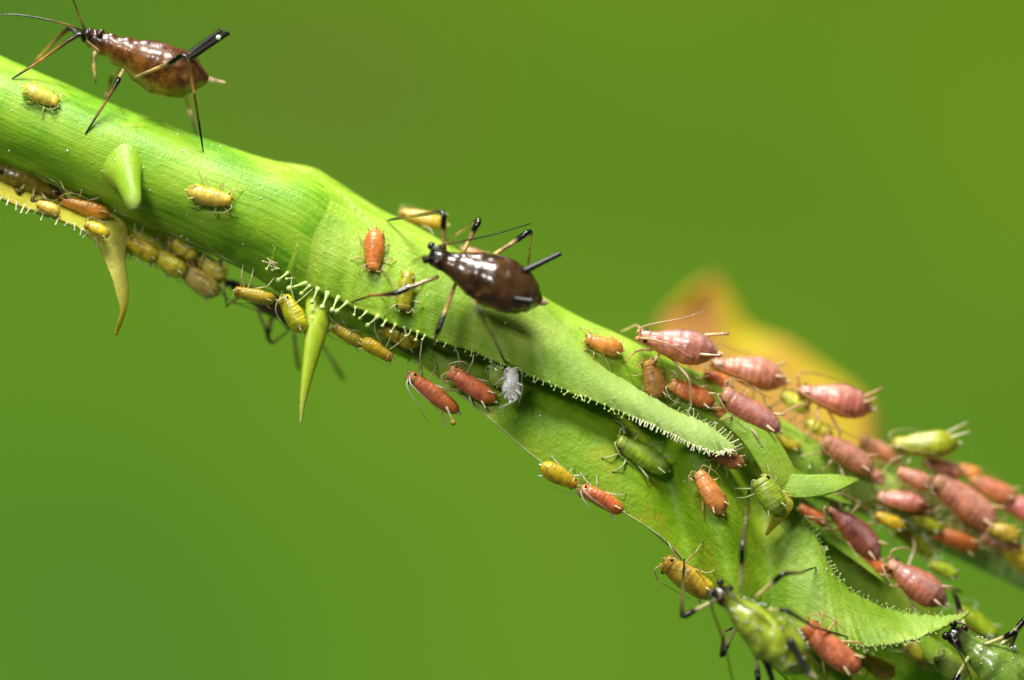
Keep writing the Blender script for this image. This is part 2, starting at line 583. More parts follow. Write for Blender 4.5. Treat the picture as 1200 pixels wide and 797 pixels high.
LOWER = [(400, 340, -0.3, 383, 374, -0.2, 0.08), (450, 362, -0.3, 430, 402, -0.3, 0.12), (510, 384, -0.3, 482, 422, -0.4, 0.2), (560, 398, -0.095, 532, 457, -0.782, 0.28),
         (620, 422, 0.15, 576, 493, -1.22, 0.32), (690, 448, 0.15, 630, 539, -1.22, 0.36), (750, 474, 0.15, 700, 584, -1.22, 0.36), (800, 498, 0.1, 752, 614, -1.22, 0.36),
         (842, 520, 0.05, 790, 644, -1.22, 0.336), (885, 548, -0.05, 830, 692, -1.32, 0.32), (928, 590, -0.15, 880, 747, -1.42, 0.32), (955, 622, -0.25, 925, 802, -1.42, 0.32),
         (966, 650, -0.35, 962, 836, -1.42, 0.28), (984, 690, -0.3, 1005, 850, -1.32, 0.16)]
low, low_b = shell('leaf_sheath', LOWER, M['under'], nu=170, nv=44, thick=0.08, amp=0.06, fold=low_fold)
# its pale translucent margin
mg = MB()
pts = [Vector(low_b.v[k * 45 + 44]) + Vector((0, -0.01, 0.015)) for k in range(26, 132, 3)]
mg.tube(pts, [0.024 + 0.02 * noise.noise(Vector((i * 0.7, 0, 0))) for i in range(len(pts))], [(1, 1, 1)] * len(pts), n=6, sub=2)
mo = mg.build('margin', M['pale'], shoot)
mo.parent = low
mo.matrix_parent_inverse = Matrix.Identity(4)

TIPB = [(905, 585, -0.27, 880, 720, -1.65, 0.1), (935, 604, -0.37, 918, 738, -1.75, 0.12), (958, 630, -0.5, 952, 750, -1.82, 0.14), (972, 662, -0.6, 985, 755, -1.85, 0.14), (990, 686, -0.65, 1015, 757, -1.85, 0.12),
        (1018, 704, -0.65, 1045, 755, -1.82, 0.1), (1052, 716, -0.612, 1072, 748, -1.737, 0.06), (1090, 721, -0.783, 1097, 738, -1.333, 0.04),
        (1118, 721, -0.85, 1120, 728, -1, 0.02), (1135, 716, -0.8, 1135, 718, -0.82, 0)]
tipl, tipl_b = shell('stipule', TIPB, M['blade'], nu=120, nv=28, thick=0.06, amp=0.05, wave=0.16, grow=0.35, ragged=3.0)

BACKL = [(980, 720, 0.6, 940, 850, 0.8, 0.2), (1030, 735, 0.9, 1010, 850, 1.1, 0.2), (1080, 738, 1.2, 1080, 850, 1.4, 0.25), (1140, 752, 1.6, 1150, 850, 1.8, 0.2), (1230, 790, 2.2, 1230, 870, 2.4, 0.1)]
shell('leaf', BACKL, M['under'], nu=50, nv=20, amp=0.15)
BACK2 = [(900, 560, 1.0, 890, 640, 0.9, 0.1), (950, 590, 1.0, 950, 690, 1.0, 0.15), (1000, 640, 1.0, 1000, 730, 1.0, 0.15), (1045, 672, 1.1, 1050, 735, 1.1, 0.1), (1100, 715, 1.2, 1100, 740, 1.2, 0.0)]
bk2, bk2_b = shell('leaf', BACK2, M['blade'], nu=50, nv=20, amp=0.08)

# small bract with its stalk
SB = [(868, 470, -0.2, 842, 492, -0.5, 0.1), (893, 490, -0.4, 868, 515, -0.65, 0.12), (914, 518, -0.55, 886, 541, -0.8, 0.14), (930, 546, -0.6, 900, 566, -0.85, 0.12), (938, 562, -0.6, 915, 582, -0.8, 0.08), (942, 575, -0.55, 930, 588, -0.7, 0.02)]
shell('bract_stalk', SB, M['blade'], nu=50, nv=18)
BL = [(912, 552, -0.7, 908, 578, -0.72, 0.02), (935, 556, -0.72, 930, 583, -0.95, 0.05), (958, 556, -0.65, 955, 582, -1.0, 0.06), (980, 556, -0.5, 979, 576, -0.9, 0.05), (997, 559, -0.3, 997, 567, -0.6, 0.02), (1006, 561, -0.2, 1006, 563, -0.25, 0)]
bl, bl_b = shell('bract', BL, M['blade'], nu=60, nv=18)
CT = [(928, 580, -0.8, 918, 574, -0.9, 0.0), (930, 594, -0.95, 917, 590, -1.1, 0.03), (922, 606, -1.05, 909, 602, -1.2, 0.04), (910, 617, -1.1, 901, 614, -1.2, 0.03), (899, 628, -1.1, 897, 627, -1.12, 0.0)]
shell('curled_tip', CT, M['dry'], nu=30, nv=10, sup=False)

# narrow leaflets on the far stalk
def leaflet(a, b_, w, y0, y1, bend, mat='blade'):
    st = []
    dx, dy = b_[0] - a[0], b_[1] - a[1]
    ln = math.hypot(dx, dy)
    nx_, ny_ = -dy / ln, dx / ln
    for k in range(7):
        t = k / 6
        ww = w * (math.sin(math.pi * (t * .86 + .12)) ** .8) * (1 if t < .98 else .08)
        cx, cy = a[0] + dx * t + nx_ * bend * math.sin(math.pi * t), a[1] + dy * t + ny_ * bend * math.sin(math.pi * t)
        yy = y0 + (y1 - y0) * t
        st.append((cx - nx_ * ww / 2, cy - ny_ * ww / 2, yy, cx + nx_ * ww / 2, cy + ny_ * ww / 2, yy - .25, .08))
    return shell('leaflet', st, M[mat], nu=36, nv=12, amp=0.05, ragged=1.5)


leaflet((905, 535), (1000, 592), 14, .5, .3, 4, 'under')
leaflet((922, 598), (1040, 684), 11, .05, .1, -4)
leaflet((1080, 748), (1150, 800), 30, .2, -.2, 6, 'under')
# orange young leaf far behind
OR = [(838, 322, 13.8, 815, 340, 12.4, 0.1), (858, 350, 13.8, 770, 385, 12.6, 0.4), (880, 385, 13.8, 778, 440, 12.6, 0.5), (925, 402, 13.8, 820, 500, 12.6, 0.5), (965, 430, 13.8, 880, 540, 12.5, 0.5), (1000, 455, 13.8, 945, 560, 12.4, 0.4), (1022, 480, 13.8, 1000, 560, 12.3, 0.2), (1030, 520, 13.8, 1020, 560, 12.2, 0)]
shell('young_leaf', OR, M['orange'], nu=60, nv=24, thick=0.15, sup=False)

yb = MB()
yb.tube([P(985, 548, 1.0), P(990, 552, 4.0), P(998, 552, 8.5), P(1005, 545, 12.6)], [.35, .28, .24, .2], [(1, 1, 1)] * 4, n=10, sub=6)
yb.build('young_leaf_stalk', M['sheath'], shoot)
# dried yellow stipule under the stem, with its hooked spine
DRY = [(-60, 165, 0.1, -55, 208, -0.95, 0.05), (-25, 182, 0.1, -22, 222, -0.95, 0.08), (0, 196, 0.1, 0, 231, -0.95, 0.1), (30, 210, 0.1, 30, 243, -0.95, 0.1), (60, 222, 0.1, 60, 253, -0.95, 0.1), (90, 236, 0.1, 90, 265, -0.95, 0.1),
       (125, 246, -0.1, 113, 283, -0.95, 0.12), (150, 266, -0.1, 118, 291, -0.95, 0.12), (147, 300, -0.4, 123, 306, -0.85, 0.1), (150, 325, -0.5, 132, 328, -0.85, 0.08), (151, 345, -0.6, 137, 347, -0.85, 0.06), (149, 362, -0.65, 141, 364, -0.8, 0.04), (143, 380, -0.7, 137, 381, -0.8, 0.02), (138, 393, -0.7, 135.5, 393, -0.72, 0.0)]
dry, dry_b = shell('dry_stipule', DRY, M['dry'], nu=110, nv=18, thick=0.08, amp=0.12, ragged=2.0)


DRY2 = [(118, 240, .75, 116, 284, .15, .1), (160, 258, .75, 152, 297, .15, .1), (205, 278, .8, 198, 314, .2, .1), (240, 296, .85, 234, 326, .3, .1), (268, 314, .9, 264, 330, .5, 0)]
dry2, dry2_b = shell('dry_leaf', DRY2, M['dry'], nu=60, nv=14, thick=0.08, amp=0.18, ragged=4.0)


def prickle(path, rads, squash, mat='prickle'):
    b = MB()
    b.tube(path, rads, [(1, 1, 1)] * len(path), n=20, sub=8, squash=squash)
    support(b)
    return b.build('prickle', M[mat], shoot)


prickle([P(141, 190, -0.55), P(145, 199, -1.05), P(149, 210, -1.45), P(153, 224, -1.75), P(156, 237, -1.92), P(157, 246, -1.98)], [1.20, 0.66, 0.41, 0.30, 0.23, 0.12], 0.85, 'thorn')
prickle([P(374, 356, -0.55), P(371, 384, -0.95), P(366, 410, -1.2), P(360, 440, -1.4), P(355, 470, -1.55), P(352, 498, -1.62)], [0.44, 0.36, 0.27, 0.18, 0.10, 0.02], 0.7)

# pale ridge that runs along the underside of the stem
rg = MB()
rp = []
for k in range(60):
    u = 0.06 + 0.60 * k / 59
    tx, ty, bx, by, yc, hd = cat(STEM, u)
    if bx > 350:
        break
    p = P(bx + 3, by - 3, -0.42)
    p.z += wob((k * 0.4, 0, 0), 0.02, 1)
    rp.append(p)
rg.tube(rp, [0.030 + 0.03 * noise.noise(Vector((i * 0.5, 2, 0))) for i in range(len(rp))], [(1, 1, 1)] * len(rp), n=6, sub=3)
rg.build('stem_ridge', M['pale'], shoot)

# ---- gland-tipped hairs: one shared mesh, each hair an object of its own
gb = MB()
gb.tube([Vector((0, 0, -0.25)), Vector((0.02, 0, 0.3)), Vector((0.0, 0.01, 0.78))], [0.22, 0.085, 0.08], [(1, 1, 1)] * 3, n=6, sub=2)
gb.ball((0, 0.0, 0.88), 0.19, (1, 1, 1), 7, 5, (1, 1, 1.1))
gland_me = gb.mesh('gland_hair')
gland_me.materials.append(M['gland'])
gb2 = MB()
gb2.tube([Vector((0, 0, -0.25)), Vector((0.0, 0.03, 0.4)), Vector((0.04, 0.0, 0.85))], [0.2, 0.14, 0.10], [(1, 1, 1)] * 3, n=6, sub=2)
gb2.ball((0.04, 0.0, 0.9), 0.17, (1, 1, 1), 7, 5, (1, 1, 1.2))
gland_me2 = gb2.mesh('short_gland_hair')
gland_me2.materials.append(M['glandw'])


def hair(parent, p, d, length, me=gland_me, fat=1.0):
    o = bpy.data.objects.new('gland_hair', me)
    C.objects.link(o)
    o.parent = parent
    d = Vector(d).normalized()
    q = d.to_track_quat('Z', 'Y')
    o.matrix_basis = Matrix.Translation(p) @ q.to_matrix().to_4x4() @ Matrix.Rotation(rnd.uniform(0, 6.28), 4, 'Z') @ Matrix.Diagonal((length * fat, length * fat, length, 1))


def edge_pts(b, nv, top=False):
    return [Vector(b.v[k + (0 if top else nv)]) for k in range(0, len(b.v), nv + 1)]


def walk(pts, spacing):
    """points and tangents every `spacing(px)` millimetres"""
    out, acc = [], 0.0
    for a, c in zip(pts, pts[1:]):
        L_ = (c - a).length
        px = a.x / S + 600
        need = spacing(px)
        acc += L_
        if acc >= need:
            out.append((c, (c - a).normalized()))
            acc -= need
    return out


def fine(pts, k=6):
    return [a.lerp(c, i / k) for a, c in zip(pts, pts[1:]) for i in range(k)]


e = fine(edge_pts(stip_b, 40))
for p, t in walk(e, lambda px: (0.36 * rnd.uniform(0.75, 1.3) if px < 470 else (0.42 if px < 560 else 0.27 if px < 740 else 0.12) * rnd.uniform(0.45, 1.6))):
    px = p.x / S + 600
    if px < 318:
        continue
    dn = Vector((t.z, -0.25, -t.x)).normalized() * 1.0
    dn += t * (rnd.uniform(-0.75, 0.1) if px < 470 else rnd.uniform(-0.3, 0.3)) + Vector((0, rnd.uniform(-0.5, 0.3), 0))
    ln = rnd.uniform(0.22, 0.44) if 330 < px < 445 else rnd.uniform(0.15, 0.24) if px < 500 else rnd.uniform(0.08, 0.15) if px < 740 else rnd.uniform(0.07, 0.15)
    hair(stip, p + Vector((0, -0.01, 0.01)), dn, ln, gland_me if px < 740 else gland_me2, 1.0 if px < 445 else 1.3 if px < 740 else 1.2)
# the knot of hairs at its start
for k in range(7):
    hair(stip, P(322 + rnd.uniform(-5, 5), 312 + rnd.uniform(-4, 4), -1.3), (rnd.uniform(-1, 1), -0.9, rnd.uniform(-1, 0.7)), rnd.uniform(0.15, 0.32), gland_me2, 0.55)
# the bristly upper edge of its tip
e = fine(edge_pts(stip_b, 40, True))
for p, t in walk(e, lambda px: 0.09):
    px = p.x / S + 600
    if px > 790:
        hair(stip, p, Vector((-t.z, -0.5, t.x)) + Vector((rnd.uniform(-.5, .8), rnd.uniform(-.6, .4), rnd.uniform(-.3, .3))), rnd.uniform(0.08, 0.24), gland_me2, 0.6)

e = fine(edge_pts(tipl_b, 28, True))
for p, t in walk(e, lambda px: 0.15 * rnd.uniform(0.4, 1.7)):
    px = p.x / S + 600
    if 935 < px < 1105:
        hair(tipl, p, Vector((-t.z, -0.2, t.x)) + Vector((rnd.uniform(-.4, .6), rnd.uniform(-.6, .4), rnd.uniform(-.3, .3))), rnd.uniform(0.05, 0.15), gland_me, 0.9)
e = fine(edge_pts(tipl_b, 28, False))
for p, t in walk(e, lambda px: 0.16 * rnd.uniform(0.7, 1.3)):
    px = p.x / S + 600
    if 985 < px < 1090:
        hair(tipl, p, Vector((t.z, -0.2, -t.x)) + Vector((rnd.uniform(-.4, .4), rnd.uniform(-.5, .4), 0)), rnd.uniform(0.06, 0.16), gland_me, 0.9)
e = fine(edge_pts(dry_b, 18, False))
for p, t in walk(e, lambda px: 0.23 * rnd.uniform(0.8, 1.2)):
    px = p.x / S + 600
    if -10 < px < 150 and p.z > P(0, 292).z:
        hair(dry, p, Vector((t.z, -0.2, -t.x)) + Vector((rnd.uniform(-.2, .3), rnd.uniform(-.4, .3), 0)), rnd.uniform(0.07, 0.22), gland_me2, 0.9)
e = fine(edge_pts(dry2_b, 14, False))
for p, t in walk(e, lambda px: 0.2 * rnd.uniform(.5, 1.6)):
    hair(dry2, p, Vector((t.z, -0.2, -t.x)) + Vector((rnd.uniform(-.5, .5), rnd.uniform(-.6, .4), 0)), rnd.uniform(0.1, 0.24), gland_me2, 0.9)
e = fine(edge_pts(bk2_b, 20, True))
for p, t in walk(e, lambda px: 0.2):
    hair(bk2, p, Vector((-t.z, -0.2, t.x)) + Vector((rnd.uniform(-.4, .6), rnd.uniform(-.6, .4), 0)), rnd.uniform(0.12, 0.22), gland_me, 0.6)

stalk = [o for o in shoot.children if o.name.startswith('leaf_stalk')][0]
bvh0 = BVHTree.FromPolygons(BV, BF)
for _ in range(150):
    px = rnd.uniform(880, 1200)
    py = 505 + (px - 880) * .52 + rnd.uniform(-40, 60)
    o_ = Vector((0, -D, 0))
    loc, nrm, idx, dist = bvh0.ray_cast(o_, (P(px, py, 0) - o_).normalized())
    if loc is not None and loc.y > 0.1:
        if nrm.y > 0:
            nrm = -nrm
        hair(stalk, loc, nrm + Vector((rnd.uniform(-.7, .7), rnd.uniform(-.3, .3), rnd.uniform(-.7, .7))), rnd.uniform(.12, .32), gland_me if rnd.random() < .6 else gland_me2, .55)
bvh = BVHTree.FromPolygons(BV, BF)
CAM = Vector((0, -D, 0))


def hit(px, py):
    d = (P(px, py, 0) - CAM).normalized()
    loc, nrm, idx, dist = bvh.ray_cast(CAM, d)
    if loc is None:
        return None, None
    if nrm.dot(d) > 0:
        nrm = -nrm
    return loc, nrm


def on_ray_plane(px, py, p0, n):
    d = (P(px, py, 0) - CAM).normalized()
    return CAM + d * ((p0 - CAM).dot(n) / d.dot(n))


def H(px, py, lift=0.02, default=-0.8):
    """point on the plant seen at this pixel, else at the default depth"""
    loc, nrm = hit(px, py)
    return loc + nrm * lift if loc is not None else P(px, py, default)


fb = MB()
for _ in range(190):
    px = rnd.uniform(0, 1150)
    py = 120 + px * .48 + rnd.uniform(-80, 110)
    loc, nrm = hit(px, py)
    if loc is not None:
        q = rnd.choice((.010, .013, .016, .022))
        fb.ball(loc + nrm * q * .4, q, (1, 1, 1), 5, 3, (rnd.uniform(.6, 1.7), 1, rnd.uniform(.6, 1.7)))
o = fb.build('wax_dust', M['wax'], shoot)
o['kind'] = 'stuff'

# ------------------------------------------------------------------ aphids
NYM = [(0, .115), (.03, .155), (.12, .178), (.2, .184), (.32, .205), (.5, .228), (.68, .23), (.82, .212), (.91, .17), (.965, .115), (1, .05)]
SPIN = [(0, .075), (.05, .105), (.13, .125), (.2, .135), (.32, .19), (.48, .23), (.62, .245), (.76, .225), (.88, .16), (.95, .09), (1, .03)]
SIDE = [(0, .045), (.05, .075), (.12, .088), (.2, .10), (.27, .125), (.34, .135), (.46, .19), (.60, .225), (.74, .222), (.85, .185), (.92, .125), (.965, .07), (1, .035)]
DORS = [(0, .06), (.05, .085), (.12, .095), (.2, .105), (.28, .145), (.42, .20), (.56, .232), (.7, .235), (.82, .20), (.91, .14), (.97, .07), (1, .03)]


def mixc(a, b, k):
    k = min(max(k, 0), 1)
    return tuple(x + (y - x) * k for x, y in zip(a, b))


def seg_col(leg, dark, kind):
    """colours along coxa, femur mid, knee, tibia, tibia end, foot"""
    if kind == 'adult':
        return [leg, leg, dark, mixc(leg, dark, .35), mixc(leg, dark, .45), dark, dark]
    return [leg, leg, mixc(leg, dark, .35), leg, mixc(leg, dark, .3), dark, dark]


def aphid(name, label, group, head, tail, up, prof, wr, hr, col, mat, cat_='aphid', legs=None, ants=None, corn=None, adult=False, seed=0,
          leg_r=1.0, spread=1.0, feet=True, cauda=0.06, corn_len=0.17, ant_sweep=1.0, stand=1.0, hairs=False, dz=1.0, vz=0.78, humps=0.0, crumple=0.0):
    r = random.Random(seed * 13 + 5)
    L_ = (head - tail).length
    f = (head - tail).normalized()
    up = (up - f * up.dot(f)).normalized()
    sd = up.cross(f)
    W = lambda x, y, z: head + f * (x * L_) + sd * (y * L_) + up * (z * L_)   # x: 0 head .. -1 tail
    root = empty(name, W(-0.35, 0, -0.2), label, cat_, group)
    b = MB()
    nr, ns = 66, 26
    bend = 0.0 if adult else r.uniform(-.16, .16)
    arch = 0.0 if adult else r.uniform(-.05, .10)
    fat = 0.0 if adult else r.uniform(-.12, .16)
    blot = r.uniform(0, 50)
    tint = (1, 1, 1) if adult else (r.uniform(.92, 1.06), r.uniform(.82, 1.16), r.uniform(.75, 1.15))
    dors, vent, hc = [tuple(min(.9, x * y) for x, y in zip(col[q], tint)) for q in ('dors', 'vent', 'head')]
    base = []
    for k in range(nr + 1):
        t = k / nr
        w = lin(prof, t) * wr * (1 + fat * math.sin(math.pi * t * t))
        h = lin(prof, t) * hr * (1 + fat * math.sin(math.pi * t * t))
        # segment creases over the abdomen and thorax
        sgm = 1.0 - (0.007 if not adult else 0.007) * (0.5 + 0.5 * math.cos(2 * math.pi * t * 11)) * (1 if .1 < t < .95 else 0)
        if abs(t - .155) < .02:
            sgm *= .94
        s0 = len(b.v)
        for i in range(ns):
            a = 2 * math.pi * i / ns
            ca, sa = math.cos(a), math.sin(a)
            yy = w * sa * sgm
            zz = h * (ca * dz if ca > 0 else ca * vz) * sgm
            if humps:
                zz += humps * h * max(ca, 0) * (0.5 + 0.5 * math.sin(t * 46.0)) * max(0.0, 1 - t / .42) + humps * .5 * h * min(ca, 0) * math.sin(t * 52.0 + 1) * max(0.0, 1 - t / .42)
            side_b = 1 + 0.012 * math.cos(2 * math.pi * t * 11 + math.pi) * abs(sa)
            p = W(-t, yy * side_b, zz) + sd * (bend * L_ * (t * (1 - t) - .12)) + up * (arch * L_ * (t * (1 - t) - .12))
            p += (p - W(-t, 0, 0)) * (0.06 + crumple) * noise.noise(p * 3.1 + Vector((seed, 0, 0)))
            c = mixc(vent, dors, 0.5 + 0.75 * ca)
            c = mixc(hc, c, (t - 0.06) / 0.16)
            if not adult:
                # gut contents and fat body seen through the skin, pale bands between the segments, rows of dark plates
                c = tuple(x * (1 + .38 * noise.noise(Vector((t * 5 + blot, a * .8, 3)))) for x in c)
                if ca > -.2:
                    c = mixc(c, mixc(c, (.85, .7, .45), .5), max(0, math.cos(2 * math.pi * t * 11)) ** 2 * .06)
                if abs(ca - .55) < .16 and .2 < t < .9:
                    c = mixc(c, tuple(x * .45 for x in c), max(0, math.cos(2 * math.pi * t * 11 + math.pi)) ** 4 * .38)
            if 'tail' in col:
                c = mixc(c, col['tail'], (t - .72) / .25)
            if 'spine' in col and ca > 0.90:
                c = mixc(c, col['spine'], 0.6)
            b.add(p, c, (t, i / ns))
        base.append(s0)
    for a, c in zip(base, base[1:]):
        b.ringjoin(a, c, ns)
    b.f.append(tuple(base[0] + i for i in reversed(range(ns))))
    b.f.append(tuple(base[-1] + i for i in range(ns)))
    # antennal tubercles
    for s in (-1, 1):
        b.ball(W(0.005, s * wr * .075, hr * .03), L_ * .035 * wr ** .5, hc)
    # legs
    lc, ld = col['leg'], col['ldark']
    lr = L_ * (0.017 if adult else 0.0135) * leg_r
    if legs is None:
        legs = []
        for q, (cx, fx, fy) in enumerate(((-.2, .16, .36), (-.30, -.22, .46), (-.42, -.86, .42))):
            for s in (-1, 1):
                cox = W(cx, s * lin(prof, -cx) * wr * .6, -hr * .12)
                ft = W(fx + r.uniform(-.1, .1), s * (fy + r.uniform(-.08, .1)) * spread, -hr * .2 * stand)
                if feet:
                    loc, nrm, idx, dist = bvh.find_nearest(ft)
                    if loc is not None and dist < 0.75 * L_:
                        ft = loc
                mid = cox.lerp(ft, .45)
                kn = mid + up * L_ * r.uniform(.06, .15) + sd * (s * L_ * .08) + f * (L_ * (0.04 if q == 0 else -.02 if q == 1 else -.10))
                legs.append([cox, kn, ft])
    for lg in legs:
        if len(lg) == 3:
            cox, kn, ft = lg
            fe = kn
            dirn = (ft - kn)
            pts = [cox, cox.lerp(kn, .55) + up * L_ * .01, kn, kn.lerp(ft, .45), kn.lerp(ft, .76), ft.lerp(kn, .12), ft]
        else:
            cox, kn, mid_, ft = lg
            pts = [cox, cox.lerp(kn, .55), kn, kn.lerp(mid_, .8), mid_, mid_.lerp(ft, .6), ft]
        cols = seg_col(lc, ld, 'adult' if adult else 'nymph')
        rad = [lr * 1.15, lr * 1.35, lr * 1.15, lr * .78, lr * .72, lr * .62, lr * .35]
        if adult:
            # femur pale then black near the knee; tibia ochre with a black end
            k1 = cox.lerp(kn, .55)
            k2 = cox.lerp(kn, .72)
            pts = [cox, k1, k2, kn] + pts[3:]
            rad = [lr * .9, lr * 1.0, lr * 1.35, lr * 1.25] + rad[3:]
            tb = col.get('tibia', lc)
            cols = [lc, lc, ld, ld, tb, tb, ld, ld]
        b.tube(pts, rad, cols, n=7, sub=3)
        if hairs:
            # short bristles on the shin
            for _ in range(26):
                i = r.randrange(3, 5) if not adult else r.randrange(3, 6)
                i = min(i, len(pts) - 2)
                c0 = pts[i].lerp(pts[i + 1], r.random())
                dd = Vector((r.uniform(-1, 1), r.uniform(-1, 1), r.uniform(-1, 1))).normalized()
                b.tube([c0, c0 + dd * L_ * .021], [lr * .16, lr * .03], [mixc(lc, (.9, .8, .5), .5)] * 2, n=3, sub=1, cap=False)
    b.build('body', mat, root)
    # eyes
    for s in (-1, 1):
        eb = MB()
        eb.ball(W(-.085, s * lin(prof, .085) * wr * .90, hr * .055), L_ * .034 * max(.8, wr), (1, 1, 1), 10, 7)
        eb.build('eye', M['eye'], root)
    # antennae
    ac = col.get('ant', lc)
    if ants is None:
        ants = []
        for s in (-1, 1):
            sw = ant_sweep * r.uniform(.75, 1.15)
            ants.append([W(0.0, s * wr * .07, hr * .05), W(.05, s * .14, .10 + .05 * r.random()), W(-.10, s * (.25 + .06 * r.random()), .13), W(-.30 * sw, s * .31, .10), W(-.62 * sw, s * (.32 + r.uniform(-.08, .08)), .06)])
    for an in ants:
        ab = MB()
        n = len(an)
        rr = [L_ * (.016 - .010 * i / (n - 1)) * (0.9 if not adult else .8) for i in range(n)]
        cc = [mixc(ac, ld, (i / (n - 1)) * .75) if not adult else (ld if i != 2 else mixc(ld, col.get('tibia', lc), .5)) for i in range(n)]
        ab.tube(an, rr, cc, n=6, sub=5)
        ab.build('antenna', mat, root)
    # cornicles
    cs = []
    if corn is None:
        corn = []
        for s in (-1, 1):
            p0 = W(-.80, s * lin(prof, .8) * wr * .62, hr * lin(prof, .8) * .72)
            corn.append([p0, p0 + (-f * .8 + up * .35 + sd * s * .32) * L_ * corn_len])
    for cn in corn:
        cb = MB()
        a0, a1 = cn[0], cn[-1]
        cr = L_ * (.020 if not adult else .025)
        if adult:
            cb.tube([a0, a0.lerp(a1, .4), a0.lerp(a1, .9), a1], [cr * 1.25, cr, cr * .85, cr * .95], [ld, ld, ld, ld], n=9, sub=4)
        else:
            cb.tube([a0, a0.lerp(a1, .45), a0.lerp(a1, .8), a1], [cr * 1.15, cr * .9, cr * .8, cr * .85], [lc, lc, mixc(lc, ld, col.get('ctip', .3)), mixc(lc, ld, col.get('ctip', .3) * 1.5)], n=8, sub=3)
        cs.append(cb.build('cornicle', M['black'] if adult else mat, root))
    # cauda
    kb = MB()
    kb.tube([W(-.96, 0, 0), W(-1.0 - cauda * .5, 0, .01), W(-1.0 - cauda, 0, .02)], ([L_ * .03, L_ * .022, L_ * .012] if cauda > .1 else [L_ * .05, L_ * .032, L_ * .01]), [col.get('cauda', lc)] * 3, n=8, sub=4, squash=.7)
    kb.build('cauda', mat, root)
    return root, cs, W, L_


def place(h, t, hl=0.5, lift=None):
    """stand an aphid seen at these pixels on the plant surface below it: head, tail, up"""
    cx, cy = (h[0] + t[0]) / 2, (h[1] + t[1]) / 2
    loc, n = hit(cx, cy)
    if loc is None:
        loc, n = P(cx, cy, -0.5), Vector((0, -1, 0))
    acc = Vector(n)
    for dx, dy in ((-14, -6), (14, 6), (-6, 12), (6, -12)):
        l2, n2 = hit(cx + dx, cy + dy)
        if l2 is not None:
            acc += n2
    n = acc.normalized()
    n = (n + Vector((0, -0.55, 0))).normalized()
    Lpx = math.hypot(h[0] - t[0], h[1] - t[1]) * S
    p0 = loc + n * (lift if lift is not None else Lpx * 0.17)
    return on_ray_plane(h[0], h[1], p0, n), on_ray_plane(t[0], t[1], p0, n), n


ORANGE = dict(dors=(.82, .34, .075), vent=(.85, .38, .05), head=(.76, .38, .09), leg=(.70, .52, .24), ldark=(.06, .04, .02))
RED = dict(dors=(.82, .26, .10), vent=(.86, .28, .04), head=(.80, .38, .12), leg=(.78, .66, .40), ldark=(.08, .05, .03), tail=(.80, .28, .03))
PINK = dict(dors=(.62, .23, .20), vent=(.86, .25, .04), head=(.62, .30, .17), leg=(.76, .55, .33), ldark=(.03, .02, .02), spine=(.60, .36, .34), ctip=.5)
PINKB = dict(dors=(.72, .29, .20), vent=(.86, .28, .05), head=(.64, .30, .14), leg=(.72, .50, .28), ldark=(.05, .03, .02), spine=(.68, .36, .28))
YEL = dict(dors=(.72, .62, .03), vent=(.70, .54, .04), head=(.62, .46, .03), leg=(.76, .70, .38), ldark=(.05, .05, .03))
YELG = dict(dors=(.42, .50, .02), vent=(.48, .52, .03), head=(.48, .46, .05), leg=(.72, .72, .42), ldark=(.04, .05, .03))
GRN = dict(dors=(.42, .58, .05), vent=(.40, .58, .04), head=(.42, .50, .10), leg=(.62, .66, .32), ldark=(.03, .04, .03), spine=(.42, .56, .14))
AMB = dict(dors=(.60, .46, .04), vent=(.64, .46, .04), head=(.50, .32, .03), leg=(.62, .52, .25), ldark=(.03, .03, .02))
OLIV = dict(dors=(.22, .18, .012), vent=(.22, .17, .012), head=(.08, .05, .01), leg=(.40, .34, .12), ldark=(.02, .015, .01), tibia=(.25, .2, .06))
GOLD = dict(dors=(.82, .74, .12), vent=(.80, .72, .10), head=(.82, .64, .08), leg=(.66, .66, .24), ldark=(.05, .05, .03))
WHITE = dict(dors=(.97, .97, .92), vent=(.97, .97, .92), head=(.97, .97, .93), leg=(.96, .96, .92), ldark=(.5, .5, .45))
LIME = dict(dors=(.42, .58, .08), vent=(.42, .58, .08), head=(.5, .62, .2), leg=(.7, .76, .45), ldark=(.3, .3, .2))

GN = 'aphid nymphs feeding on the rose shoot'
GA = 'grown aphids walking on the rose shoot'


def nymph(label, h, t, width, col, y=None, up=None, name='aphid_nymph', group=GN, seed=[0], mat='nymph', **kw):
    seed[0] += 1
    if y is None:
        hd, tl, u = place(h, t)
        if up is not None:
            u = Vector(up).normalized()
    else:
        yh, yt = (y, y) if not isinstance(y, tuple) else y
        hd, tl = P(h[0], h[1], yh), P(t[0], t[1], yt)
        u = Vector(up or (0, -1, .35)).normalized()
    lpx = math.hypot(h[0] - t[0], h[1] - t[1])
    wr = 1.08 * width / lpx / 0.46
    return aphid(name, label, group, hd, tl, u, kw.pop('prof', NYM), wr, wr * kw.pop('hk', .85), col, M[mat], seed=seed[0], **kw)


# --- young aphids on the stem and the upper sheath
nymph('pale yellow nymph on the stem beneath the standing brown aphid', (68, 121), (27, 102), 19, GOLD)
nymph('golden yellow nymph on the stem between blunt prickle and swollen node', (271, 236), (219, 223), 21, GOLD)
nymph('orange nymph sitting head down on the leaf base above the fringe', (437, 317), (440, 268), 20, ORANGE)
nymph('yellow green nymph under the foreleg of the shiny dark aphid', (472, 364), (479, 317), 21, YELG)
nymph('bright yellow nymph behind the upper edge of the leaf base', (470, 251), (524, 264), 24, YEL, y=(0.9, 0.7), up=(.35, -.3, .9))
nymph('small pale pink nymph half hidden behind the shiny dark aphid', (540, 293), (575, 305), 16, PINKB, y=0.6, up=(.4, -.3, .9))
